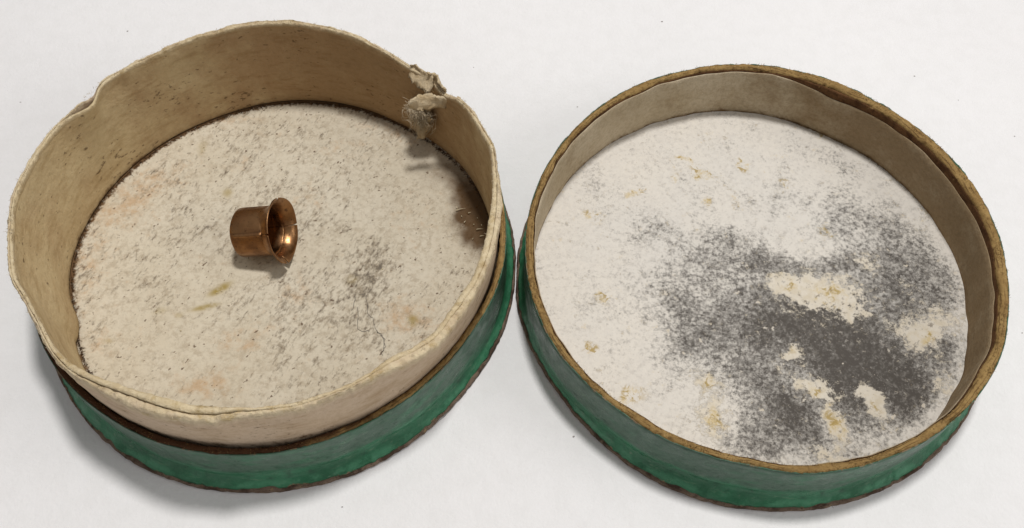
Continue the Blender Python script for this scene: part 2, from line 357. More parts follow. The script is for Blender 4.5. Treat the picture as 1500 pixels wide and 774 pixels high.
# ---- aged cream paper of the neck and its lining
def aged(name, base, dark, warm):
    M = Mat(name, 0.93, 0.12)
    big = M.rng(M.noise(0.9, 4, 0.6), 0.35, 0.68)
    c = M.mix(big, base, warm)
    gr = M.noise(4.0, 7, 0.72, M.vec(0, (1.0, 1.0, 2.2)))
    c = M.mix(M.rng(gr, 0.45, 0.75, 0, 0.45), c, dark)
    # brown seam stain, with tear-recess and neck-gap shade painted in
    st = M.att('stain_shade')
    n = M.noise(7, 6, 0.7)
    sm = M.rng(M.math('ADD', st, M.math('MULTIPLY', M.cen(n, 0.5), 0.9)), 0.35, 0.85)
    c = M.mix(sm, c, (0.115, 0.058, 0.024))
    br = M.rng(M.math('ADD', M.att('tan'), M.math('MULTIPLY', M.cen(M.noise(2.2, 5, 0.6), 0.5), 0.7)), 0.1, 1.0)
    c = M.mix(br, c, (0.37, 0.245, 0.13))
    # small dark flecks
    fl = M.noise(11, 3, 0.6, M.vec(0, (1, 1, 1.7)))
    den = M.noise(1.3, 2)
    f = M.rng(M.math('ADD', fl, M.math('MULTIPLY', M.math('SUBTRACT', den, 0.5), 0.35)), 0.63, 0.72)
    c = M.mix(M.math('MULTIPLY', f, 0.7), c, (0.10, 0.06, 0.03))
    # pale rubbed fibres on the torn rim
    rim = M.att('rim')
    rn = M.noise(9, 6, 0.7)
    c = M.mix(M.math('MULTIPLY', rim, M.rng(rn, 0.35, 0.62, 0.45, 1.0)), c, (0.70, 0.59, 0.40))
    c = M.mix(M.math('MULTIPLY', rim, M.rng(M.noise(5, 5, 0.7), 0.52, 0.68, 0, 0.6)), c, (0.40, 0.28, 0.11))
    c = M.mix(M.rng(M.noise(21, 4, 0.75), 0.42, 0.62, 0, 0.22), c, M.mix(1.0, c, (0.66, 0.60, 0.52), 'MULTIPLY'))
    c = M.mix(M.rng(M.noise(2.6, 5, 0.7, M.vec(0, (1, 1, 4))), 0.48, 0.68, 0, 0.40), c, M.mix(1.0, c, (0.60, 0.51, 0.38), 'MULTIPLY'))
    M.color(c)
    h = M.math('ADD', M.noise(13, 5, 0.65), M.math('MULTIPLY', M.math('MULTIPLY', rn, rim), 3.0))
    M.bumpn(h, 0.022, 0.6)
    return M.m
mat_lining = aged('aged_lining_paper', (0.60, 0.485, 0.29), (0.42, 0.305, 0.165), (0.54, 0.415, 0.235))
mat_neck = aged('cream_neck_card', (0.60, 0.475, 0.35), (0.48, 0.365, 0.24), (0.56, 0.43, 0.30))

# ---- kraft board
def kraft(name, a, b, dark):
    M = Mat(name, 0.95, 0.1)
    n = M.noise(4, 6, 0.65)
    c = M.mix(M.rng(n, 0.35, 0.68), a, b)
    f = M.noise(16, 5, 0.7)
    c = M.mix(M.rng(f, 0.50, 0.74, 0, 0.8), c, dark)
    c = M.mix(M.rng(M.noise(13, 4, 0.7), 0.60, 0.75, 0, 0.6), c, (0.52, 0.36, 0.15))
    lay = M.math('SINE', M.math('ADD', M.math('MULTIPLY', M.att('depth'), 15.0), M.math('MULTIPLY', M.noise(2.3, 4, 0.6), 14.0)))
    c = M.mix(M.math('MULTIPLY', M.rng(lay, 0.45, 0.98), M.rng(M.noise(3.5, 4, 0.6), 0.42, 0.58, 0.0, 0.85)), c, dark)
    st = M.att('stain_shade')
    c = M.mix(M.rng(M.math('ADD', st, M.math('MULTIPLY', M.cen(n, 0.5), 0.5)), 0.25, 0.75), c, (0.085, 0.04, 0.02))
    M.color(c)
    M.bumpn(M.noise(15, 7, 0.75), 0.035, 0.9)
    return M.m
mat_kraft = kraft('kraft_board_edge', (0.38, 0.25, 0.10), (0.29, 0.18, 0.068), (0.14, 0.08, 0.032))
mat_ply = kraft('torn_brown_ply', (0.17, 0.085, 0.038), (0.12, 0.06, 0.027), (0.07, 0.032, 0.015))
mat_board = kraft('grey_brown_board', (0.24, 0.175, 0.13), (0.16, 0.11, 0.08), (0.075, 0.048, 0.035))

# ---- green glazed paper
M = Mat('green_glazed_paper', 0.52, 0.4)
xyz = M.sep()
c = M.mix(M.rng(M.noise(1.6, 5, 0.6), 0.35, 0.7), (0.018, 0.115, 0.052), (0.034, 0.185, 0.090))
# rubbed, greyed upper wall
wallf = M.att('wall')
rub = M.rng(M.math('ADD', wallf, M.math('MULTIPLY', M.cen(M.noise(3.0, 6, 0.65, M.vec(0, (1, 1, 2.5))), 0.5), 1.0)), 0.35, 0.95)
c = M.mix(M.math('MULTIPLY', rub, 0.8), c, (0.070, 0.115, 0.084))
c = M.mix(M.rng(M.noise(9, 6, 0.7), 0.48, 0.68, 0, 0.75), c, (0.012, 0.06, 0.030))
c = M.mix(M.rng(M.noise(6, 5, 0.7, M.vec(0, (1, 1, 5))), 0.54, 0.72, 0, 0.45), c, (0.17, 0.27, 0.17))
ed = M.att('edge')
ew = M.rng(M.math('ADD', ed, M.math('MULTIPLY', M.cen(M.noise(5, 7, 0.75), 0.5), 1.1)), 0.60, 0.76)
rg = M.math('MULTIPLY', M.att('ridge'), M.rng(M.noise(4.5, 6, 0.72), 0.40, 0.58))
c = M.mix(M.math('MULTIPLY', rg, 0.75), c, (0.085, 0.30, 0.165))  # worn ridges lightened; highlight streaks of the flare painted in with them
sc = M.rng(M.noise(5, 7, 0.8, M.vec(0, (1, 1, 2.2))), 0.60, 0.68)
c = M.mix(M.math('MULTIPLY', sc, 0.6), c, (0.20, 0.29, 0.20))
c = M.mix(ew, c, (0.22, 0.15, 0.085))
sp = M.rng(M.noise(15, 4, 0.65), 0.71, 0.76)
c = M.mix(M.math('MULTIPLY', sp, 0.8), c, (0.02, 0.018, 0.012))
M.color(c)
M.b.inputs['Roughness'].default_value = 0.5
M.link(M.rng(M.noise(6, 5), 0.3, 0.7, 0.26, 0.55), M.b.inputs['Roughness'])
M.bumpn(M.math('ADD', M.noise(10, 6, 0.65), M.math('MULTIPLY', M.noise(2.5, 2), 2.0)), 0.018, 0.7)
mat_green = M.m

# ---- floor of the box: cream blotting paper with slanting flecks
M = Mat('flecked_cream_paper', 0.93, 0.12)
c = M.mix(M.rng(M.noise(1.1, 4), 0.3, 0.7), (0.625, 0.56, 0.44), (0.67, 0.61, 0.495))
c = M.mix(M.rng(M.noise(18, 5, 0.7), 0.35, 0.75, 0, 0.5), c, (0.46, 0.40, 0.30))
pk = M.rng(M.math('ADD', M.att('pink'), M.math('MULTIPLY', M.cen(M.noise(8, 6, 0.75), 0.5), 1.3)), 0.15, 1.0)
c = M.mix(M.math('MULTIPLY', pk, 0.75), c, (0.52, 0.35, 0.20))
rt = M.vec(-R_(62), (1.0, 1.8, 1.0))
n1 = M.noise(6.5, 5, 0.72, rt, 0.3)
n2 = M.noise(15.0, 4, 0.7, rt, 0.2)
d = M.math('ADD', M.math('MULTIPLY', M.att('speck'), 0.85), M.math('MULTIPLY', M.cen(M.noise(1.6, 5, 0.7), 0.5), 1.0))
v = M.math('ADD', M.math('MULTIPLY', n1, 0.5), M.math('MULTIPLY', n2, 0.5))
v = M.math('ADD', v, M.math('MULTIPLY', d, 0.17))
v = M.math('ADD', v, 0.006)
s1 = M.rng(v, 0.535, 0.66)
c = M.mix(M.math('MULTIPLY', s1, 0.62), c, (0.19, 0.145, 0.10))
s2 = M.rng(v, 0.635, 0.71)
c = M.mix(M.math('MULTIPLY', s2, 0.7), c, (0.085, 0.072, 0.058))
c = M.mix(M.rng(M.noise(9, 6, 0.78), 0.47, 0.66, 0, 0.42), c, (0.40, 0.325, 0.23))
n3 = M.rng(M.noise(17, 2, 0.5, M.vec(-R_(40), (1, 1.5, 1))), 0.69, 0.73)
c = M.mix(M.math('MULTIPLY', n3, 0.8), c, (0.10, 0.055, 0.03))
yl = M.math('MULTIPLY', M.att('yellow'), M.rng(M.noise(12, 4), 0.3, 0.6, 0.4, 1.0))
c = M.mix(M.math('MULTIPLY', yl, 1.0, clamp=True), c, (0.34, 0.25, 0.075))
gl = M.rng(M.math('ADD', M.att('glue_shade'), M.math('MULTIPLY', M.cen(M.noise(5, 7, 0.75), 0.5), 0.35)), 0.05, 1.25)  # brown glue, with shade below the tear and right wall painted in
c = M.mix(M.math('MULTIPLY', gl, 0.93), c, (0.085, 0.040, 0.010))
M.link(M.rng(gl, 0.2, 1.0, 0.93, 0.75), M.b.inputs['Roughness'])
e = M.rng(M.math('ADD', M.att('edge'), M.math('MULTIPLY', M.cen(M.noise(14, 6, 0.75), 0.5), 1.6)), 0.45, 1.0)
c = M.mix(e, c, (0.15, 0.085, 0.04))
M.color(c)
M.bumpn(M.math('SUBTRACT', M.noise(15, 6, 0.7), M.math('MULTIPLY', s1, 0.5)), 0.012, 0.45)
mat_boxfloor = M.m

# ---- floor of the lid: white paper overgrown with grey mould
M = Mat('mouldy_white_paper', 0.93, 0.12)
c = M.mix(M.rng(M.noise(1.0, 4), 0.3, 0.7), (0.70, 0.66, 0.595), (0.67, 0.64, 0.59))
c = M.mix(M.rng(M.noise(14, 5, 0.7), 0.4, 0.75, 0, 0.45), c, (0.54, 0.51, 0.47))
m = M.att('mould')
lowf = M.cen(M.noise(2.6, 7, 0.72), 0.5)
m2 = M.math('ADD', m, M.math('MULTIPLY', lowf, 0.65))
# grey growth: soft density with coarse and fine grain
f1 = M.cen(M.noise(12, 4, 0.72), 0.5)
f2 = M.cen(M.noise(28, 3, 0.7), 0.5)
pres = M.rng(m2, -0.15, 0.45, 0.25, 1.0)
D = M.math('ADD', m2, M.math('MULTIPLY', M.math('ADD', M.math('MULTIPLY', f1, 0.85), M.math('MULTIPLY', f2, 1.35)), pres))
c = M.mix(M.rng(M.math('ADD', m2, M.math('MULTIPLY', f1, 0.25)), 0.0, 0.9, 0, 0.6), c, (0.35, 0.335, 0.31))
c = M.mix(M.rng(D, 0.08, 0.60, 0.0, 0.84, False), c, (0.23, 0.216, 0.198))
c = M.mix(M.rng(D, 0.45, 1.15, 0.0, 0.94), c, (0.080, 0.071, 0.063))
f3 = M.cen(M.noise(19, 4, 0.75), 0.5)
c = M.mix(M.math('MULTIPLY', M.rng(f3, -0.10, 0.42), M.rng(m2, 0.2, 0.8, 0, 0.60)), c, (0.25, 0.237, 0.217))
c = M.mix(M.math('MULTIPLY', M.rng(f3, 0.05, 0.45), M.rng(M.noise(1.7, 3), 0.4, 0.6, 0.0, 0.4)), c, (0.22, 0.20, 0.18))
# pale crumbs left on the mould
pb = M.noise(20, 3, 0.6)
pc = M.rng(M.math('ADD', pb, M.math('MULTIPLY', m2, -0.03)), 0.55, 0.66, 0, 0.38)
c = M.mix(pc, c, (0.50, 0.47, 0.43))
wv = M.rng(M.math('ADD', M.noise(9, 3, 0.5), 0.0), 0.69, 0.72, 0, 0.8)
c = M.mix(wv, c, (0.66, 0.62, 0.56))
# pale islands with ragged edges
p = M.att('pale')
pm = M.rng(M.math('ADD', p, M.math('ADD', M.math('MULTIPLY', M.cen(M.noise(5, 6, 0.75), 0.5), 1.1), M.math('MULTIPLY', M.cen(M.noise(17, 5, 0.8), 0.5), 1.7))), 0.40, 0.85)
pcol = M.mix(M.rng(M.noise(10, 5), 0.4, 0.7), (0.69, 0.635, 0.54), (0.63, 0.56, 0.44))
pcol = M.mix(M.rng(M.noise(15, 5, 0.7), 0.56, 0.66, 0, 0.8), pcol, (0.20, 0.17, 0.14))
c = M.mix(M.math('MULTIPLY', pm, 0.93), c, pcol)
o_ = M.att('ochre')
om = M.rng(M.math('ADD', o_, M.math('MULTIPLY', M.cen(M.noise(9, 6, 0.75), 0.5), 1.8)), 0.35, 1.15)
c = M.mix(M.math('MULTIPLY', om, 0.75), c, (0.56, 0.42, 0.17))
ov = M.math('MULTIPLY', M.rng(o_, 0.15, 0.6), M.rng(M.noise(11, 4, 0.6, None, 1.2), 0.52, 0.62))
c = M.mix(M.math('MULTIPLY', ov, 0.8), c, (0.36, 0.25, 0.07))
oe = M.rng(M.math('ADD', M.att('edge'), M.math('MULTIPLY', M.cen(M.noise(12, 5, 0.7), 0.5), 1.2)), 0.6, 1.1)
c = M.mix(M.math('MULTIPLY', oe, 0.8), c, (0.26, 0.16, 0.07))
M.color(c)
M.bumpn(M.math('ADD', M.noise(16, 6, 0.7), M.math('MULTIPLY', pm, 0.5)), 0.012, 0.7)
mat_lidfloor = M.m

# ---- pale lining of the lid
M = Mat('greyish_lid_lining', 0.93, 0.12)
c = M.mix(M.rng(M.noise(1.3, 4), 0.3, 0.7), (0.56, 0.475, 0.345), (0.47, 0.385, 0.26))
c = M.mix(M.rng(M.noise(9, 5, 0.7, M.vec(0, (1, 1, 3))), 0.5, 0.8, 0, 0.4), c, (0.27, 0.22, 0.15))
c = M.mix(M.rng(M.math('ADD', M.att('stain_shade'), M.math('MULTIPLY', M.cen(M.noise(8, 6, 0.7), 0.5), 0.9)), 0.35, 0.85), c, (0.15, 0.085, 0.035))
c = M.mix(M.rng(M.math('ADD', M.att('tan'), M.math('MULTIPLY', M.cen(M.noise(2.5, 6, 0.7), 0.5), 0.8)), 0.1, 1.0, 0, 0.8), c, (0.27, 0.185, 0.10))
c = M.mix(M.rng(M.noise(20, 4, 0.75), 0.42, 0.62, 0, 0.35), c, M.mix(1.0, c, (0.68, 0.64, 0.58), 'MULTIPLY'))
M.color(c)
M.bumpn(M.noise(14, 6, 0.7), 0.025, 0.9)
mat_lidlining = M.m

# ---- torn paper flaps and fibres
M = Mat('torn_paper_pulp', 0.95, 0.1)
c = M.mix(M.rng(M.noise(6, 5, 0.7), 0.35, 0.68), (0.70, 0.58, 0.40), (0.54, 0.41, 0.24))
c = M.mix(M.rng(M.noise(14, 5, 0.7), 0.55, 0.72, 0, 0.4), c, (0.30, 0.19, 0.09))
M.color(c)
M.bumpn(M.noise(18, 6, 0.75), 0.03, 1.0)
mat_pulp = M.m
def plain(name, col, rough=0.9, spec=0.2):
    M = Mat(name, rough, spec)
    M.color(M.mix(M.rng(M.noise(8, 3), 0.3, 0.7), col, tuple(x * 0.7 for x in col)))
    return M.m
mat_fibre = plain('pale_fibre', (0.74, 0.63, 0.46))
mat_kfibre = plain('kraft_fibre', (0.30, 0.19, 0.075))
mat_dfibre = plain('dark_fibre', (0.10, 0.055, 0.028))
mat_crack = plain('dark_hairline', (0.12, 0.105, 0.10))
mat_dust = plain('grey_dust', (0.40, 0.37, 0.36))
mat_bead = plain('clear_bead', (0.75, 0.66, 0.45), 0.12, 0.9)

# ---- copper
def copper(name, dull):
    M = Mat(name, 0.36, 0.5, 1.0)
    a = M.noise(3.0, 5, 0.6)
    c = M.mix(M.rng(a, 0.35, 0.7), (0.34, 0.185, 0.085), (0.25, 0.125, 0.055))
    c = M.mix(M.rng(M.noise(7, 6, 0.75), 0.46, 0.66, 0, dull), c, (0.15, 0.075, 0.038))
    c = M.mix(M.rng(M.noise(22, 3, 0.6), 0.60, 0.70, 0, 0.8), c, (0.08, 0.042, 0.024))
    c = M.mix(M.math('MULTIPLY', M.att('groove'), 0.9, clamp=True), c, (0.06, 0.028, 0.015))
    M.color(c)
    M.link(M.rng(M.noise(7, 5, 0.65), 0.3, 0.7, 0.26, 0.52), M.b.inputs['Roughness'])
    M.bumpn(M.math('ADD', M.noise(12, 4, 0.6), M.math('MULTIPLY', M.noise(3, 2), 2)), 0.006, 0.6)
    return M.m
mat_copper = copper('tarnished_copper', 0.6)

# ---------------------------------------------------------------- the table
NX = 60
V = [(x, y, 0) for y in np.linspace(-40, 60, 51) for x in np.linspace(-60, 60, 61)]
F = [(j * 61 + i, j * 61 + i + 1, (j + 1) * 61 + i + 1, (j + 1) * 61 + i) for j in range(50) for i in range(60)]
tbl = mesh_obj('white_paper_surface', V, F, mat_paper)
tbl['kind'] = 'structure'

BX = (-2.55605, 5.55786)
LD = (2.64652, 5.39340)

# ---------------------------------------------------------------- green paper cup shared by box and lid
def clampr(r, th, deg):
    """the two flanges touch at one point: keep them from running into each other"""
    c = np.cos(np.radians(adist(th, deg)))
    lim = np.where(c > 0.5, 2.5965 / np.maximum(c, 0.5), 9)
    return np.minimum(r, lim)

def green_half(parent, base, rimtab, ztop, seed, touch, corew, stain_shade_at, rimrag=0.006):
    def rb(th):
        return clampr(per(base, th) + 0.0035 * wig(th, seed, 30, 200, 0.5) - 0.022 * np.clip(wig(th, seed + 50, 18, 120, 0.6) - 0.9, 0, 1), th, touch)
    def rr(th):
        return per(rimtab, th)
    def board(th):
        r = rb(th)
        w = 0.004 * wig(th, seed + 1, 20, 200, 0.6)
        up = 0.007 * wig(th, seed + 2, 9, 90, 0.8)
        zt = 0.070 + up
        return [(r - 0.02, 0.002), (r - 0.004 + w, 0.010), (r + w * 0.5, 0.030), (r - 0.003 - w, 0.048), (r - 0.014, zt - 0.006),
                (r - 0.045, zt), (r - 0.25, 0.068), (r - 0.45, 0.06), (r - 0.45, 0.03), (r - 0.2, 0.004)]
    b = ring('bottom_board', board, mat_board, parent)
    attr(b, 'stain_shade', np.zeros(len(b.data.vertices)))
    # green paper: outer skin of the wall sweeping out in a cove to the edge of the board
    K = 26
    wob = [None]
    def paper(th):
        r0, r1 = rr(th), rb(th) - 0.022
        out = []
        rag = 0.005 * wig(th, seed + 3, 24, 220, 0.5)
        lift = 0.012 * wig(th, seed + 4, 4, 30, 1.0)
        zt = ztop - 0.012 + rimrag * wig(th, seed + 5, 20, 220, 0.6)
        zz = [0.064, 0.078, 0.095, 0.115, 0.14, 0.17, 0.20, 0.235, 0.27, 0.31, 0.36, 0.42, 0.50, 0.58, 0.66, 0.73]
        for z in zz:
            t = min(1.0, max(0.0, (z - 0.064) / 0.19))
            f = (1 - t) ** 2.1
            r = (r0 - 0.004) * (1 - f) + r1 * f - 0.012 * math.exp(-((z - 0.19) / 0.05) ** 2)
            # pressed ridge where the cove meets the wall
            r = r + 0.010 * math.exp(-((z - 0.275) / 0.03) ** 2) + lift * math.exp(-((z - 0.22) / 0.12) ** 2)
            r = r + rag * max(0.0, 1 - (z - 0.064) / 0.03)
            out.append((r, z + 0 * th))
        out.append((r0 + 0.001, zt))
        out.append((r0 - 0.008, zt + 0.003))
        for z in (0.6, 0.35, 0.30):
            out.append((r0 - 0.016, z + 0 * th))
        out.append((r0 - 0.016 + 0.02, 0.16 + 0 * th))
        out.append((r1 - 0.03, 0.060 + 0 * th))
        return out
    g = ring('green_paper', paper, mat_green, parent)
    co = np.zeros(len(g.data.vertices) * 3, np.float32)
    g.data.vertices.foreach_get('co', co)
    co = co.reshape(-1, 3)
    z = co[:, 2]
    th = np.arctan2(co[:, 1], co[:, 0])
    attr(g, 'wall', np.clip((z - 0.19) / 0.14, 0, 1) * (0.8 + 0.2 * window(th, 150, 260, 30)))
    attr(g, 'ridge', np.exp(-((z - 0.10) / 0.03) ** 2) + 0.8 * np.exp(-((z - 0.28) / 0.022) ** 2))
    attr(g, 'edge', np.clip((0.105 - z) / 0.045, 0, 1) * 0.66 + np.clip((z - ztop + 0.07) / 0.07, 0, 1) * 0.62)
    # board core of the wall: its top is the bare kraft edge
    def core(th):
        r0 = rr(th) - 0.007
        wd = corew(th)
        n = lambda s, a: 1.7 * a * wig(th, seed + s, 14, 300, 0.5)
        zt = ztop + 0.006 * wig(th, seed + 9, 8, 60, 1.0)
        return [(r0 - 0.02, 0.30), (r0 - 0.006, 0.60), (r0, zt - 0.03), (r0 + n(10, 0.004), zt - 0.014 + n(11, 0.003)),
                (r0 - 0.012 + n(12, 0.004), zt + n(13, 0.004)), (r0 - wd * 0.35, zt + 0.006 + n(14, 0.006)),
                (r0 - wd * 0.6, zt + 0.004 + n(15, 0.006)), (r0 - wd * 0.85 + n(16, 0.003), zt - 0.002 + n(17, 0.005)),
                (r0 - wd + n(18, 0.004), zt - 0.018 + n(19, 0.004)), (r0 - wd, zt - 0.06), (r0 - wd, 0.4), (r0 - wd, 0.14), (r0 - wd + 0.02, 0.12), (r0 - 0.03, 0.12)]
    c = ring('kraft_core', core, mat_kraft, parent, 1080)
    co = np.zeros(len(c.data.vertices) * 3, np.float32)
    c.data.vertices.foreach_get('co', co)
    co = co.reshape(-1, 3)
    tc_ = np.arctan2(co[:, 1], co[:, 0])
    attr(c, 'stain_shade', stain_shade_at(tc_, co))
    attr(c, 'depth', (rr(tc_) - np.hypot(co[:, 0], co[:, 1])) / corew(tc_))
    return g, c

def hairs(name, n, posf, length, rad, mat, parent, seed, lift=0.3):
    r = random.Random(seed)
    paths = []
    for _ in range(n):
        th = r.uniform(-PI, PI)
        p, nrm = posf(th, r)
        d = Vector((nrm[0], nrm[1], nrm[2])) + Vector((r.gauss(0, .6), r.gauss(0, .6), r.gauss(0, .5) + lift))
        d.normalize()
        L = length * r.uniform(0.35, 1.3)
        bend = Vector((r.gauss(0, 1), r.gauss(0, 1), r.gauss(0, 1))) * L * 0.35
        p = Vector(p)
        paths.append([p - d * 0.006, p + d * L * 0.5 + bend * 0.25, p + d * L + bend])
    o = tubes(name, paths, rad, mat, parent, 3)
    o['kind'] = 'stuff'
    return o

# ================================================================ BOX
box = thing('round_pasteboard_box', 'open round box, green side, tall cream neck torn at the rim, copper cap inside', 'box', (BX[0], BX[1], 0))

def box_stain_shade(th, co):
    inner = np.clip((2.47 - np.hypot(co[:, 0], co[:, 1])) / 0.03, 0, 1)
    return np.clip(window(th, -178, -72, 30), 0, 1) * 0.85 + 0.28 * window(th, -72, -50, 20) + inner * 0.12  # shadow of the neck gap painted onto the brown torn edge
green_half(box, BOX_BASE, BOX_RING, 0.786, 100, -1.8, lambda th: 0.062 + 0 * th, box_stain_shade)

th_ = np.linspace(-PI, PI, 720, endpoint=False)
def rim_z(th):
    return per(NECK_Z, th)
def smooth01(x):
    x = np.clip(x, 0, 1)
    return x * x * (3 - 2 * x)
def wall_r(th, z):
    """inner face of the neck lining"""
    a = np.minimum(per(BOX_FLOOR, th), 2.362)
    b = per(NECK_IN, th)
    t = smooth01((z - 0.45) / (rim_z(th) - 0.5))
    return a * (1 - t) + b * t
SPLIT = lambda th: bump(th, 149, 4.5)
def crumple(th, z, seed):
    return 0.008 * wig(th, seed, 5, 40, 1.0) * np.clip((z - 0.5), 0, 1)

def neck(th):
    out = []
    zt = rim_z(th) + 0.013 * wig(th, 21, 8, 90, 1.2) - 0.06 * bump(th, 146, 3.0) + 0.006 * wig(th, 29, 60, 260, 0.4) * window(th, -130, 0, 10)
    ro = per(NECK_OUT, th)
    ri = per(NECK_IN, th)
    mid = ri + (ro - ri) * (0.55 + 0.12 * wig(th, 22, 3, 14, 1.0))
    outz = zt - 0.02 - 0.05 * window(th, -128, -95, 10)
    for k in range(13):
        f = k / 12
        z = 0.10 + (outz - 0.10) * f
        t = smooth01((z - 0.80) / (outz - 0.86))
        r = 2.404 * (1 - t) + ro * t
        r = r + 0.004 * wig(th, 60 + k // 4, 6, 50, 1.0) * f + 0.005 * wig(th, 24, 50, 260, 0.4) * (1 if k > 10 else 0)
        out.append((r, z))
    out.append((ro - 0.012 + 0.004 * wig(th, 23, 30, 260, 0.5), zt - 0.004 + 0.006 * wig(th, 25, 30, 260, 0.5)))
    out.append(((ro + mid) / 2, zt + 0.004 + 0.008 * wig(th, 26, 30, 260, 0.5)))
    out.append((mid + 0.006, zt + 0.002 + 0.004 * wig(th, 27, 30, 260, 0.5)))
    gap = np.clip(bump(th, 149, 8) + 0.5 * bump(th, 22, 9) + 0.15 * bump(th, -100, 9), 0, 1)
    out.append((mid + 0.001, zt + 0.002 - 0.045 * gap))
    for f in (0.75, 0.5, 0.25, 0.0):
        z = 0.10 + (zt - 0.10) * f
        t = smooth01((z - 0.6) / (zt - 0.66))
        out.append((2.386 * (1 - t) + (mid + 0.002) * t, z))
    return out
nk = ring('neck', neck, mat_neck, box, 1080)

def lining(th):
    out = []
    base = rim_z(th) - 0.004 + 0.013 * wig(th, 21, 8, 90, 1.2) + 0.004 * wig(th, 31, 20, 150, 0.8) + 0.03 * window(th, -125, -80, 12)
    zt = base - 0.03 * bump(th, 150, 4)
    ro = per(NECK_OUT, th)
    ri = per(NECK_IN, th)
    mid = ri + (ro - ri) * (0.55 + 0.12 * wig(th, 22, 3, 14, 1.0))
    pull = 0.075 * SPLIT(th)
    fold = 0.055 * bump(th, -159, 6) * (adist(th, -153) < 0) * np.clip(-adist(th, -153) / 1.5, 0, 1)
    for f in (0.0, 0.3, 0.6, 0.85, 0.985):
        z = 0.12 + (zt - 0.12) * f
        t = smooth01((z - 0.6) / (zt - 0.66))
        out.append((2.381 * (1 - t) + (mid - 0.003) * t - pull * f ** 5, z))
    out.append((mid - 0.003 - pull + 0.004 * wig(th, 33, 30, 260, 0.5), zt + 0.004 + 0.003 * wig(th, 34, 30, 260, 0.5)))
    out.append((ri + (mid - ri) * 0.45 - pull, zt + 0.006 + 0.004 * wig(th, 35, 30, 260, 0.5)))
    out.append((ri + 0.004 - pull + 0.004 * wig(th, 36, 30, 260, 0.5), zt - 0.006 + 0.006 * wig(th, 37, 30, 260, 0.5)))
    for k in range(15):
        f = 1 - (k + 0.5) / 15
        z = 0.125 + (zt - 0.135) * f
        r = wall_r(th, z) - pull * f ** 4 - fold * math.exp(-((f - 0.1) / 0.45) ** 2) + 0.006 * wig(th, 70 + k // 3, 5, 60, 1.0) * f
        out.append((r, z))
    return out
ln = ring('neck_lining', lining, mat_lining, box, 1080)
for o in (nk, ln):
    co = np.zeros(len(o.data.vertices) * 3, np.float32)
    o.data.vertices.foreach_get('co', co)
    co = co.reshape(-1, 3)
    th = np.arctan2(co[:, 1], co[:, 0])
    zt = rim_z(th)
    attr(o, 'rim', np.clip((co[:, 2] - zt + 0.06 + 0.05 * window(th, -130, 20, 20)) / 0.05, 0, 1))
    if o is ln:
        attr(o, 'stain_shade', np.clip((0.20 - co[:, 2]) / 0.055, 0, 1) * 0.95 + 0.75 * bump(th, 44, 5) * np.clip((co[:, 2] - 0.95) / 0.15, 0, 1) + 0.35 * bump(th, 49, 4) * np.clip((co[:, 2] - 0.95) / 0.15, 0, 1))  # brown seam at the floor; dark recess behind the flaps painted on
        attr(o, 'tan', 0.75 * window(th, 20, 118, 60) + 0.25)
    else:
        attr(o, 'stain_shade', np.clip((0.84 - co[:, 2]) / 0.06, 0, 1) * 0.5 * window(th, -140, -60, 30))  # foot of the neck darkened with the same painted gap shade
        attr(o, 'tan', 0.35 * window(th, -60, 0, 40) + 0 * th)

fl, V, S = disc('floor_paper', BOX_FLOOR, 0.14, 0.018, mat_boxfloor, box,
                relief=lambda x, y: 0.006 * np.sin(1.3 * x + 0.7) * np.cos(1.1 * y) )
W = warp(V)
attr(fl, 'speck', blobfield(W, SPECK_BLOBS))
attr(fl, 'pink', blobfield(W, PINK_BLOBS))
attr(fl, 'yellow', blobfield(V, YELLOW_BLOBS, 1.5))
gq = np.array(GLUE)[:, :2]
attr(fl, 'glue_shade', blobfield(W, [(gq[:, 0].mean() + 0.06, gq[:, 1].mean() - 0.02, 0.19, 0.46, 12, 1.5), (2.05, 0.80, 0.22, 0.5, 25, 0.85), (1.68, 1.25, 0.30, 0.26, 0, 0.5)]))  # dried glue, then blobs painting the shadow of right wall and tear
tt = np.arctan2(V[:, 1], V[:, 0])
attr(fl, 'edge', np.clip((S - 0.955) / 0.035, 0, 1) * (0.55 + 0.45 * window(tt, 60, 200, 30)) + np.clip((S - 0.86) / 0.14, 0, 1) * 0.22)

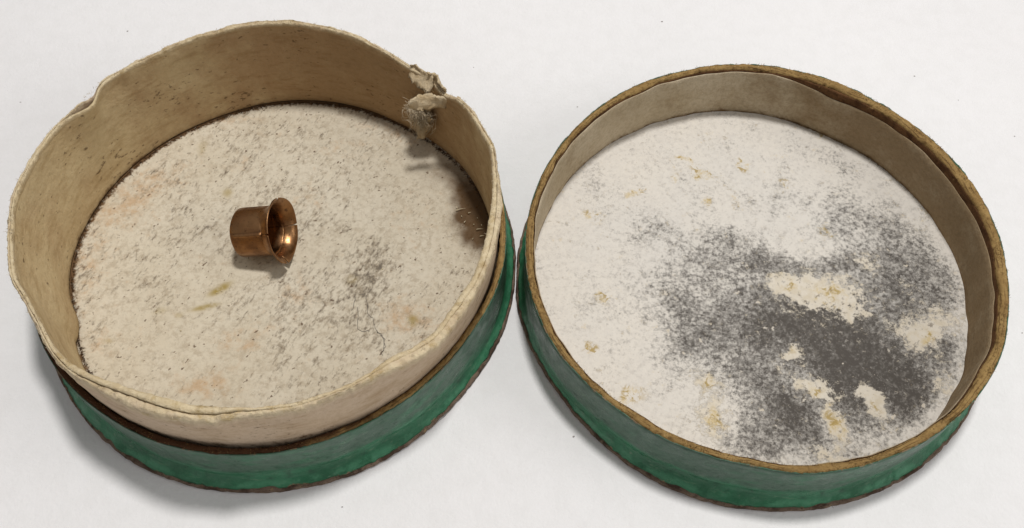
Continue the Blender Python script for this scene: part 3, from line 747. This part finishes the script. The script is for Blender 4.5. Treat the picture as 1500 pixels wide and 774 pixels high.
# torn flaps at the rim
def flap(name, A, Bm, thick, mat, parent, seed, sub=5):
    n = len(A)
    r = random.Random(seed)
    def curve(P, t):
        x = t * (n - 1)
        i = min(int(x), n - 2)
        f = x - i
        return Vector(P[i]).lerp(Vector(P[i + 1]), f)
    NU, NV = 26, 7
    top, bot = [], []
    for i in range(NU):
        t = i / (NU - 1)
        a, b = curve(A, t), curve(Bm, t)
        for j in range(NV):
            s = j / (NV - 1)
            p = a.lerp(b, s)
            q = p * 6.0 + Vector((seed, 0, 0))
            jit = Vector((mnoise.noise(q * 2), mnoise.noise(q * 2 + Vector((9, 0, 0))), mnoise.noise(q * 2 + Vector((0, 9, 0))))) * 0.022
            if i in (0, NU - 1) or j in (0, NV - 1):
                jit += Vector((mnoise.noise(q * 9), mnoise.noise(q * 9 + Vector((9, 0, 0))), mnoise.noise(q * 9 + Vector((0, 9, 0))))) * 0.02 + Vector((mnoise.noise(q * 3.5), mnoise.noise(q * 3.5 + Vector((3, 0, 0))), mnoise.noise(q * 3.5 + Vector((0, 3, 0))))) * 0.022
            bulge = Vector((-p.x, -p.y, 0)).normalized() * -0.025 * math.sin(s * PI) * (1 if seed < 3 else -0.6)
            p = p + jit + bulge
            top.append(p)
    nrm = Vector((top[-1] - top[0])).cross(top[NV - 1] - top[0])
    nrm = nrm.normalized() if nrm.length > 1e-6 else Vector((0, 0, 1))
    V = top + [p - nrm * thick for p in top]
    K = NU * NV
    F = []
    for i in range(NU - 1):
        for j in range(NV - 1):
            a = i * NV + j
            F.append((a, a + NV, a + NV + 1, a + 1))
            F.append((K + a, K + a + 1, K + a + NV + 1, K + a + NV))
    for i in range(NU - 1):
        for j in (0, NV - 1):
            a = i * NV + j
            q = (a, K + a, K + a + NV, a + NV)
            F.append(q if j == 0 else q[::-1])
    for j in range(NV - 1):
        for i in (0, NU - 1):
            a = i * NV + j
            q = (a, a + 1, K + a + 1, K + a)
            F.append(q if i == 0 else q[::-1])
    return mesh_obj(name, V, F, mat, parent)
flap('torn_flap', FLAP_A[0], FLAP_A[1], 0.018, mat_pulp, box, 1)
flap('torn_flap', FLAP_B[0], FLAP_B[1], 0.02, mat_pulp, box, 2)
flap('torn_flap', FLAP_C[0], FLAP_C[1], 0.025, mat_pulp, box, 3)

TW = [(p[0], p[1], p[2]) for p in TUFT]
wl = (0.055, 0.075, 0.06, 0.05, 0.03)
flap('hanging_pulp', [(p[0] - a, p[1] + a, p[2]) for p, a in zip(TW, wl)], [(p[0] + a, p[1] - a, p[2]) for p, a in zip(TW, wl)], 0.035, mat_pulp, box, 4)
# tuft of pulled fibres hanging below the tear
rr_ = random.Random(5)
paths = []
T = [Vector(p) for p in TUFT]
def tuftpt(t):
    x = t * (len(T) - 1)
    i = min(int(x), len(T) - 2)
    return T[i].lerp(T[i + 1], x - i)
for k in range(1300):
    t0 = max(0, rr_.gauss(0.12, 0.22)) % 0.85
    t1 = min(1, t0 + rr_.uniform(0.15, 0.45))
    wd = 0.085 * (1 - 0.3 * t0)
    off = Vector((rr_.gauss(0, wd * 0.75), rr_.gauss(0, wd * 0.6), rr_.gauss(0, 0.05)))
    a, b = tuftpt(t0) + off, tuftpt(t1) + off * 0.7
    c = Vector((rr_.gauss(0, .025), rr_.gauss(0, .025), rr_.gauss(0, .025)))
    pts = []
    for q in range(6):
        s = q / 5
        p = a.lerp(b, s) + c * math.sin(s * PI) + Vector((rr_.gauss(0, .01), rr_.gauss(0, .01), rr_.gauss(0, .01)))
        rad = math.hypot(p.x, p.y)
        if rad > 2.30:
            p.x *= 2.30 / rad
            p.y *= 2.30 / rad
        p.z = max(p.z, 0.16)
        pts.append(p)
    paths.append(pts)
o = tubes('fibre_tuft', paths, 0.0024, mat_fibre, box, 3)
o['kind'] = 'stuff'

# fuzz: torn rim, and the frayed seam round the floor
def p_rim(th, r):
    t = np.array([th])
    f = r.random()
    rad = float(per(NECK_IN, t)[0]) * (1 - f) + float(per(NECK_OUT, t)[0]) * f
    z = float(rim_z(t)[0])
    return (rad * math.cos(th), rad * math.sin(th), z), (math.cos(th) * (f - .5) * 2, math.sin(th) * (f - .5) * 2, 0.4)
hairs('rim_fuzz', 1800, p_rim, 0.018, 0.0022, mat_fibre, box, 11)
def p_seam(th, r):
    t = np.array([th])
    rad = float(per(BOX_FLOOR, t)[0]) - 0.012 - abs(r.gauss(0, .012))
    return (rad * math.cos(th), rad * math.sin(th), 0.145), (-math.cos(th), -math.sin(th), 0.5)
hairs('seam_fuzz', 1700, p_seam, 0.035, 0.0035, mat_dfibre, box, 12, 0.0)
def p_ring(th, r):
    t = np.array([th])
    rad = float(per(BOX_RING, t)[0]) - 0.01 - r.random() * 0.05
    return (rad * math.cos(th), rad * math.sin(th), 0.788), (math.cos(th) * .5, math.sin(th) * .5, 0.3)
hairs('board_fuzz', 900, p_ring, 0.016, 0.0028, mat_kfibre, box, 13)

# glints of dried glue
paths = []
for a, b in GLINTS:
    a, b = Vector(a), Vector(b)
    a.z = b.z = 0.163
    paths.append([a, a.lerp(b, .5) + Vector((0, .004, .002)), b])
o = tubes('glue_ridge', paths, 0.0065, mat_bead, box, 5)
o['kind'] = 'stuff'
# hairline cracks in the floor paper
paths = []
for c in CRACKS:
    pts = []
    for i in range(len(c) - 1):
        a, b = Vector(c[i]), Vector(c[i + 1])
        for q in range(4):
            p = a.lerp(b, q / 4) + Vector((rr_.gauss(0, .008), rr_.gauss(0, .008), 0))
            p.z = 0.1425 + 0.006 * math.sin(1.3 * p.x + 0.7) * math.cos(1.1 * p.y)
            pts.append(p)
    paths.append(pts)
o = tubes('hairline_crack', paths, 0.0027, mat_crack, box, 4, False)
# shiny grains
V, F = [], []
for p in GRAINS:
    b = len(V)
    s = rr_.uniform(0.007, 0.012)
    for d in ((1, 0, 0), (-1, 0, 0), (0, 1, 0), (0, -1, 0), (0, 0, 1), (0, 0, -1)):
        V.append((p[0] + d[0] * s, p[1] + d[1] * s, 0.149 + d[2] * s))
    for q in ((0, 2, 4), (2, 1, 4), (1, 3, 4), (3, 0, 4), (2, 0, 5), (1, 2, 5), (3, 1, 5), (0, 3, 5)):
        F.append(tuple(b + x for x in q))
o = mesh_obj('shiny_grain', V, F, mat_bead, box, False)
o['kind'] = 'stuff'

# ================================================================ LID
lid = thing('round_box_lid', 'upturned green lid with bare kraft rim, its white floor overgrown with grey mould', 'lid', (LD[0], LD[1], 0))
def lid_core(th):
    return 0.068 + 0.030 * window(th, -40, 80, 36) + 0.011 * wig(th, 41, 4, 60, 0.8)
ZL = 0.838
def lid_stain(th, co):
    r = np.hypot(co[:, 0], co[:, 1])
    rim = per(LID_RIM, th)
    inner = np.clip((rim - 0.055 - r) / 0.02, 0, 1)
    low = np.clip((ZL - 0.01 - co[:, 2]) / 0.02, 0, 1)
    return np.clip(inner * low, 0, 1) * 0.6
green_half(lid, LID_BASE, LID_RIM, ZL, 200, 178.2, lid_core, lid_stain, 0.009)

# inner brown ply, split away from the rim on the right and far side
def ply(th):
    cw = lid_core(th)
    r1 = per(LID_RIM, th) - 0.007 - cw - 0.003
    wd = np.minimum(0.012 + 0.030 * window(th, -20, 85, 40), r1 - per(LID_FLOOR, th) - 0.012)
    wd = np.maximum(wd, 0.006)
    zt = ZL - 0.022 - 0.010 * window(th, -20, 85, 40) + 0.008 * wig(th, 43, 6, 120, 0.7)
    n = lambda s, a: a * wig(th, 200 + s, 20, 260, 0.5)
    return [(r1, 0.12), (r1, 0.5), (r1, zt - 0.02), (r1 - wd * 0.3 + n(1, .002), zt + n(2, .004)), (r1 - wd * 0.8 + n(3, .002), zt - 0.004 + n(4, .004)),
            (r1 - wd, zt - 0.02), (r1 - wd, 0.6), (r1 - wd, 0.4), (r1 - wd, 0.12)]
pl = ring('torn_inner_ply', ply, mat_ply, lid, 1080)
attr(pl, 'stain_shade', np.zeros(len(pl.data.vertices)))

def llin(th):
    cw = lid_core(th)
    r1 = per(LID_RIM, th) - 0.007 - cw - 0.003
    wd = np.minimum(0.012 + 0.030 * window(th, -20, 85, 40), r1 - per(LID_FLOOR, th) - 0.012)
    wd = np.maximum(wd, 0.006)
    r1 = r1 - wd - 0.002
    low = 0.085 * window(th, 8, 72, 16) + 0.05 * window(th, -35, 8, 14) + 0.02 * bump(th, 62, 4) - 0.03 * bump(th, 35, 5)
    zt = ZL - 0.045 - low + 0.007 * wig(th, 45, 5, 60, 0.9)
    rf = per(LID_FLOOR, th)
    out = [(r1, 0.07), (r1, 0.45), (r1, zt - 0.01), (r1 - 0.003, zt)]
    for k in range(8):
        f = 1 - k / 7
        z = 0.075 + (zt - 0.085) * f
        t = smooth01((z - 0.1) / 0.5)
        out.append((np.minimum(rf, r1 - 0.006) * (1 - t) + (r1 - 0.010) * t + 0.002 * wig(th, 46 + k // 3, 5, 50, 1), z))
    return out
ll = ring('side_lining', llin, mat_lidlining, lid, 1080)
co = np.zeros(len(ll.data.vertices) * 3, np.float32)
ll.data.vertices.foreach_get('co', co)
co = co.reshape(-1, 3)
th = np.arctan2(co[:, 1], co[:, 0])
attr(ll, 'tan', 0.75 * window(th, -50, 75, 50) + 0.2)
attr(ll, 'stain_shade', np.clip((0.125 - co[:, 2]) / 0.03, 0, 1) * 0.8 + 0.3 * np.clip((co[:, 2] - 0.70) / 0.1, 0, 1))

lf, V, S = disc('floor_paper', LID_FLOOR, 0.085, 0.008, mat_lidfloor, lid, relief=lambda x, y: 0.005 * np.sin(1.2 * x + 0.7) * np.cos(1.4 * y + .4))
W = warp(V)
md = blobfield(W, MOULD_BLOBS, 1.0)
pale = 1.15 * blobfield(W, PALE_BLOBS, 1.1)
inner = np.clip((0.985 - S) / 0.10, 0, 1)
tt = np.arctan2(V[:, 1], V[:, 0])
fade = 1 - (1 - inner) * (0.85 - 0.45 * bump(tt, -2, 14))
attr(lf, 'mould', md * fade * 1.22 - 0.03)
attr(lf, 'pale', pale)
attr(lf, 'ochre', blobfield(warp(V, 0.05, 0.03), OCHRE_BLOBS, 1.1))
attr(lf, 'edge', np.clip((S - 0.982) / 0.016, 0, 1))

def p_lrim(th, r):
    t = np.array([th])
    f = r.random()
    rad = float(per(LID_RIM, t)[0]) - 0.005 - 0.07 * f
    return (rad * math.cos(th), rad * math.sin(th), ZL + 0.002), (math.cos(th) * (.5 - f), math.sin(th) * (.5 - f), 0.3)
hairs('rim_fuzz', 2600, p_lrim, 0.017, 0.0024, mat_kfibre, lid, 21, 0.15)
def p_lseam(th, r):
    t = np.array([th])
    rad = float(per(LID_FLOOR, t)[0]) - 0.004 - abs(r.gauss(0, .006))
    return (rad * math.cos(th), rad * math.sin(th), 0.09), (-math.cos(th), -math.sin(th), 0.5)
hairs('seam_fuzz', 1000, p_lseam, 0.022, 0.0028, mat_kfibre, lid, 22, 0.0)
for par, tab, tch, sd in ((lid, LID_BASE, 178.2, 31), (box, BOX_BASE, -1.8, 32)):
    def p_b(th, r):
        t = np.array([th])
        rad = float(clampr(per(tab, t), t, tch)[0]) - 0.012
        return (rad * math.cos(th), rad * math.sin(th), 0.02 + r.random() * 0.045), (math.cos(th) * .1, math.sin(th) * .1, 0.25)
    hairs('bottom_fuzz', 900, p_b, 0.014, 0.003, mat_dfibre, par, sd, 0.1)

# ================================================================ PERCUSSION CAP
cap = thing('percussion_cap', 'small copper percussion cap with flared split rim, lying in the open round box', 'percussion cap', CAP_POS)
cap.location = (CAP_POS[0], CAP_POS[1], CAP_POS[2])
ax = Vector((math.cos(R_(13)) * math.cos(R_(4)), -math.cos(R_(13)) * math.sin(R_(4)), math.sin(R_(13))))
zx = Vector((0, 0, 1))
s_ = (zx - ax * zx.dot(ax)).normalized()
cap.rotation_euler = Matrix((s_.cross(ax) * 1.0, s_, ax)).transposed().to_euler() if False else Matrix((ax.cross(s_) * -1.0, s_, ax)).transposed().to_euler()
# local: z along the axis to the mouth, y up, x = y x z
SL = (44, -46, -138, 132)      # slits, degrees in the local plane (0 = far side, 90 = up)
def slit(ph, w):
    v = np.zeros_like(ph)
    for a, k in zip(SL, (1.0, 0.32, 0.9, 0.5)):
        v = np.maximum(v, np.clip(1 - np.abs(adist(ph, a)) / (w * k), 0, 1))
    return v
def revolve_prof(name, prof, NT, mat, closed_end):
    ph = np.linspace(-PI, PI, NT, endpoint=False)
    P = prof(ph)
    Mn = len(P)
    Rr = np.stack([np.broadcast_to(p[0], ph.shape) for p in P], 1)
    Z = np.stack([np.broadcast_to(p[1], ph.shape) for p in P], 1)
    V = np.stack([Rr * np.cos(ph)[:, None], Rr * np.sin(ph)[:, None], Z], -1).reshape(-1, 3)
    i = np.arange(NT)[:, None]
    j = np.arange(Mn - (1 if closed_end else 0))[None]
    F = np.stack([i * Mn + j, ((i + 1) % NT) * Mn + j, ((i + 1) % NT) * Mn + (j + 1) % Mn, i * Mn + (j + 1) % Mn], -1).reshape(-1, 4)
    o = mesh_obj(name, V, F, mat, cap)
    return o, V
TH = 0.016
def cup(ph):
    ridge = 0.012 * np.exp(-(adist(ph, 132) / 3.0) ** 2) + 0.005 * np.exp(-(adist(ph, 44) / 4) ** 2) + 0.005 * np.exp(-(adist(ph, -46) / 4) ** 2) + 0.005 * np.exp(-(adist(ph, -138) / 4) ** 2)
    step = 0.008 * np.clip(1 - ((adist(ph, 132)) % 360) / 30.0, 0, 1)
    dent = 0.005 * np.cos(2 * ph + 0.4) + 0.003 * np.cos(5 * ph + 2.0)
    R0 = 0.272 + dent
    out = [(0.0005 + 0 * ph, -0.500 + 0 * ph), (0.12 + 0 * ph, -0.502 + 0 * ph), (0.20 + 0 * ph, -0.500 + 0 * ph), (0.247 + dent, -0.494 + 0 * ph), (0.263 + dent + ridge * .3, -0.482 + 0 * ph), (0.270 + dent + ridge * .6, -0.462 + 0 * ph)]
    for z in (-0.41, -0.37, -0.31, -0.25, -0.19, -0.14, -0.112):
        out.append((R0 + ridge + step, z + 0 * ph))
    out.append((R0 - 0.004, -0.100 + 0 * ph))
    for z in (-0.12, -0.2, -0.3, -0.39):
        out.append((R0 - TH, z + 0 * ph))
    out += [(0.23 + dent, -0.455 + 0 * ph), (0.15 + 0 * ph, -0.48 + 0 * ph), (0.0005 + 0 * ph, -0.483 + 0 * ph)]
    return out
o, V = revolve_prof('cup', cup, 240, mat_copper, True)
phv = np.arctan2(V[:, 1], V[:, 0])
attr(o, 'groove', 0.45 * np.exp(-(adist(phv, 127.5) / 1.5) ** 2) + 0.9 * np.exp(-(adist(phv, -46.0) / 1.5) ** 2))
def bell(ph):
    cut = slit(ph, 4.0)
    flare_n = 0.010 * np.cos(3 * ph + 1.0) + 0.006 * np.cos(5 * ph)
    # stations along the flare: (radius, z)
    st = [(0.262, -0.240), (0.264, -0.170), (0.271, -0.118), (0.286, -0.076), (0.303, -0.044), (0.322, -0.022), (0.344, -0.006), (0.366, 0.005)]
    lim = 1 - 0.55 * cut
    # one lobe at the bottom near side is curled back
    curl = np.clip(1 - np.abs(adist(ph, -148) ) / 9.0, 0, 1)
    def station(u, off):
        u = u * lim
        x = u * (len(st) - 1)
        i = np.clip(np.floor(x).astype(int), 0, len(st) - 2)
        f = x - i
        ra = np.array([q[0] for q in st])
        za = np.array([q[1] for q in st])
        r = ra[i] * (1 - f) + ra[i + 1] * f
        z = za[i] * (1 - f) + za[i + 1] * f
        nr, nz = 0.72, -0.69     # outside normal of the flare
        e = u ** 2
        return (r + off * nr + flare_n * e * 0.6 - 0.005 * curl * e, z + off * nz + flare_n * e * 0.4 - 0.008 * curl * e)
    out = [station(k / 14 + 0 * ph, 0.0) for k in range(15)]
    a = station(1.0 + 0 * ph, -0.007)
    out.append((a[0] + 0.004, a[1] + 0.004))
    out += [station(k / 14 + 0 * ph, -0.014) for k in range(14, -1, -1)]
    return out
o, V = revolve_prof('flared_rim', bell, 720, mat_copper, False)
phv = np.arctan2(V[:, 1], V[:, 0])
attr(o, 'groove', np.maximum(slit(phv, 1.6), 0.9 * np.exp(-(adist(phv, -46.0) / 1.2) ** 2)))

# ================================================================ dust specks on the paper
V, F = [], []
for k, p in enumerate(TABLE_SPECKS):
    b = len(V)
    s = rr_.uniform(0.006, 0.013)
    n = 7
    for q in range(n):
        a = 2 * PI * q / n
        V.append((p[0] + s * math.cos(a) * rr_.uniform(.6, 1.6), p[1] + s * math.sin(a) * rr_.uniform(.6, 1.1), 0.0015))
    V.append((p[0], p[1], 0.006))
    for q in range(n):
        F.append((b + q, b + (q + 1) % n, b + n))
o = mesh_obj('paper_lint', V, F, mat_dust)
o['kind'] = 'stuff'
o['label'] = 'tiny grey lint specks scattered on the white paper'
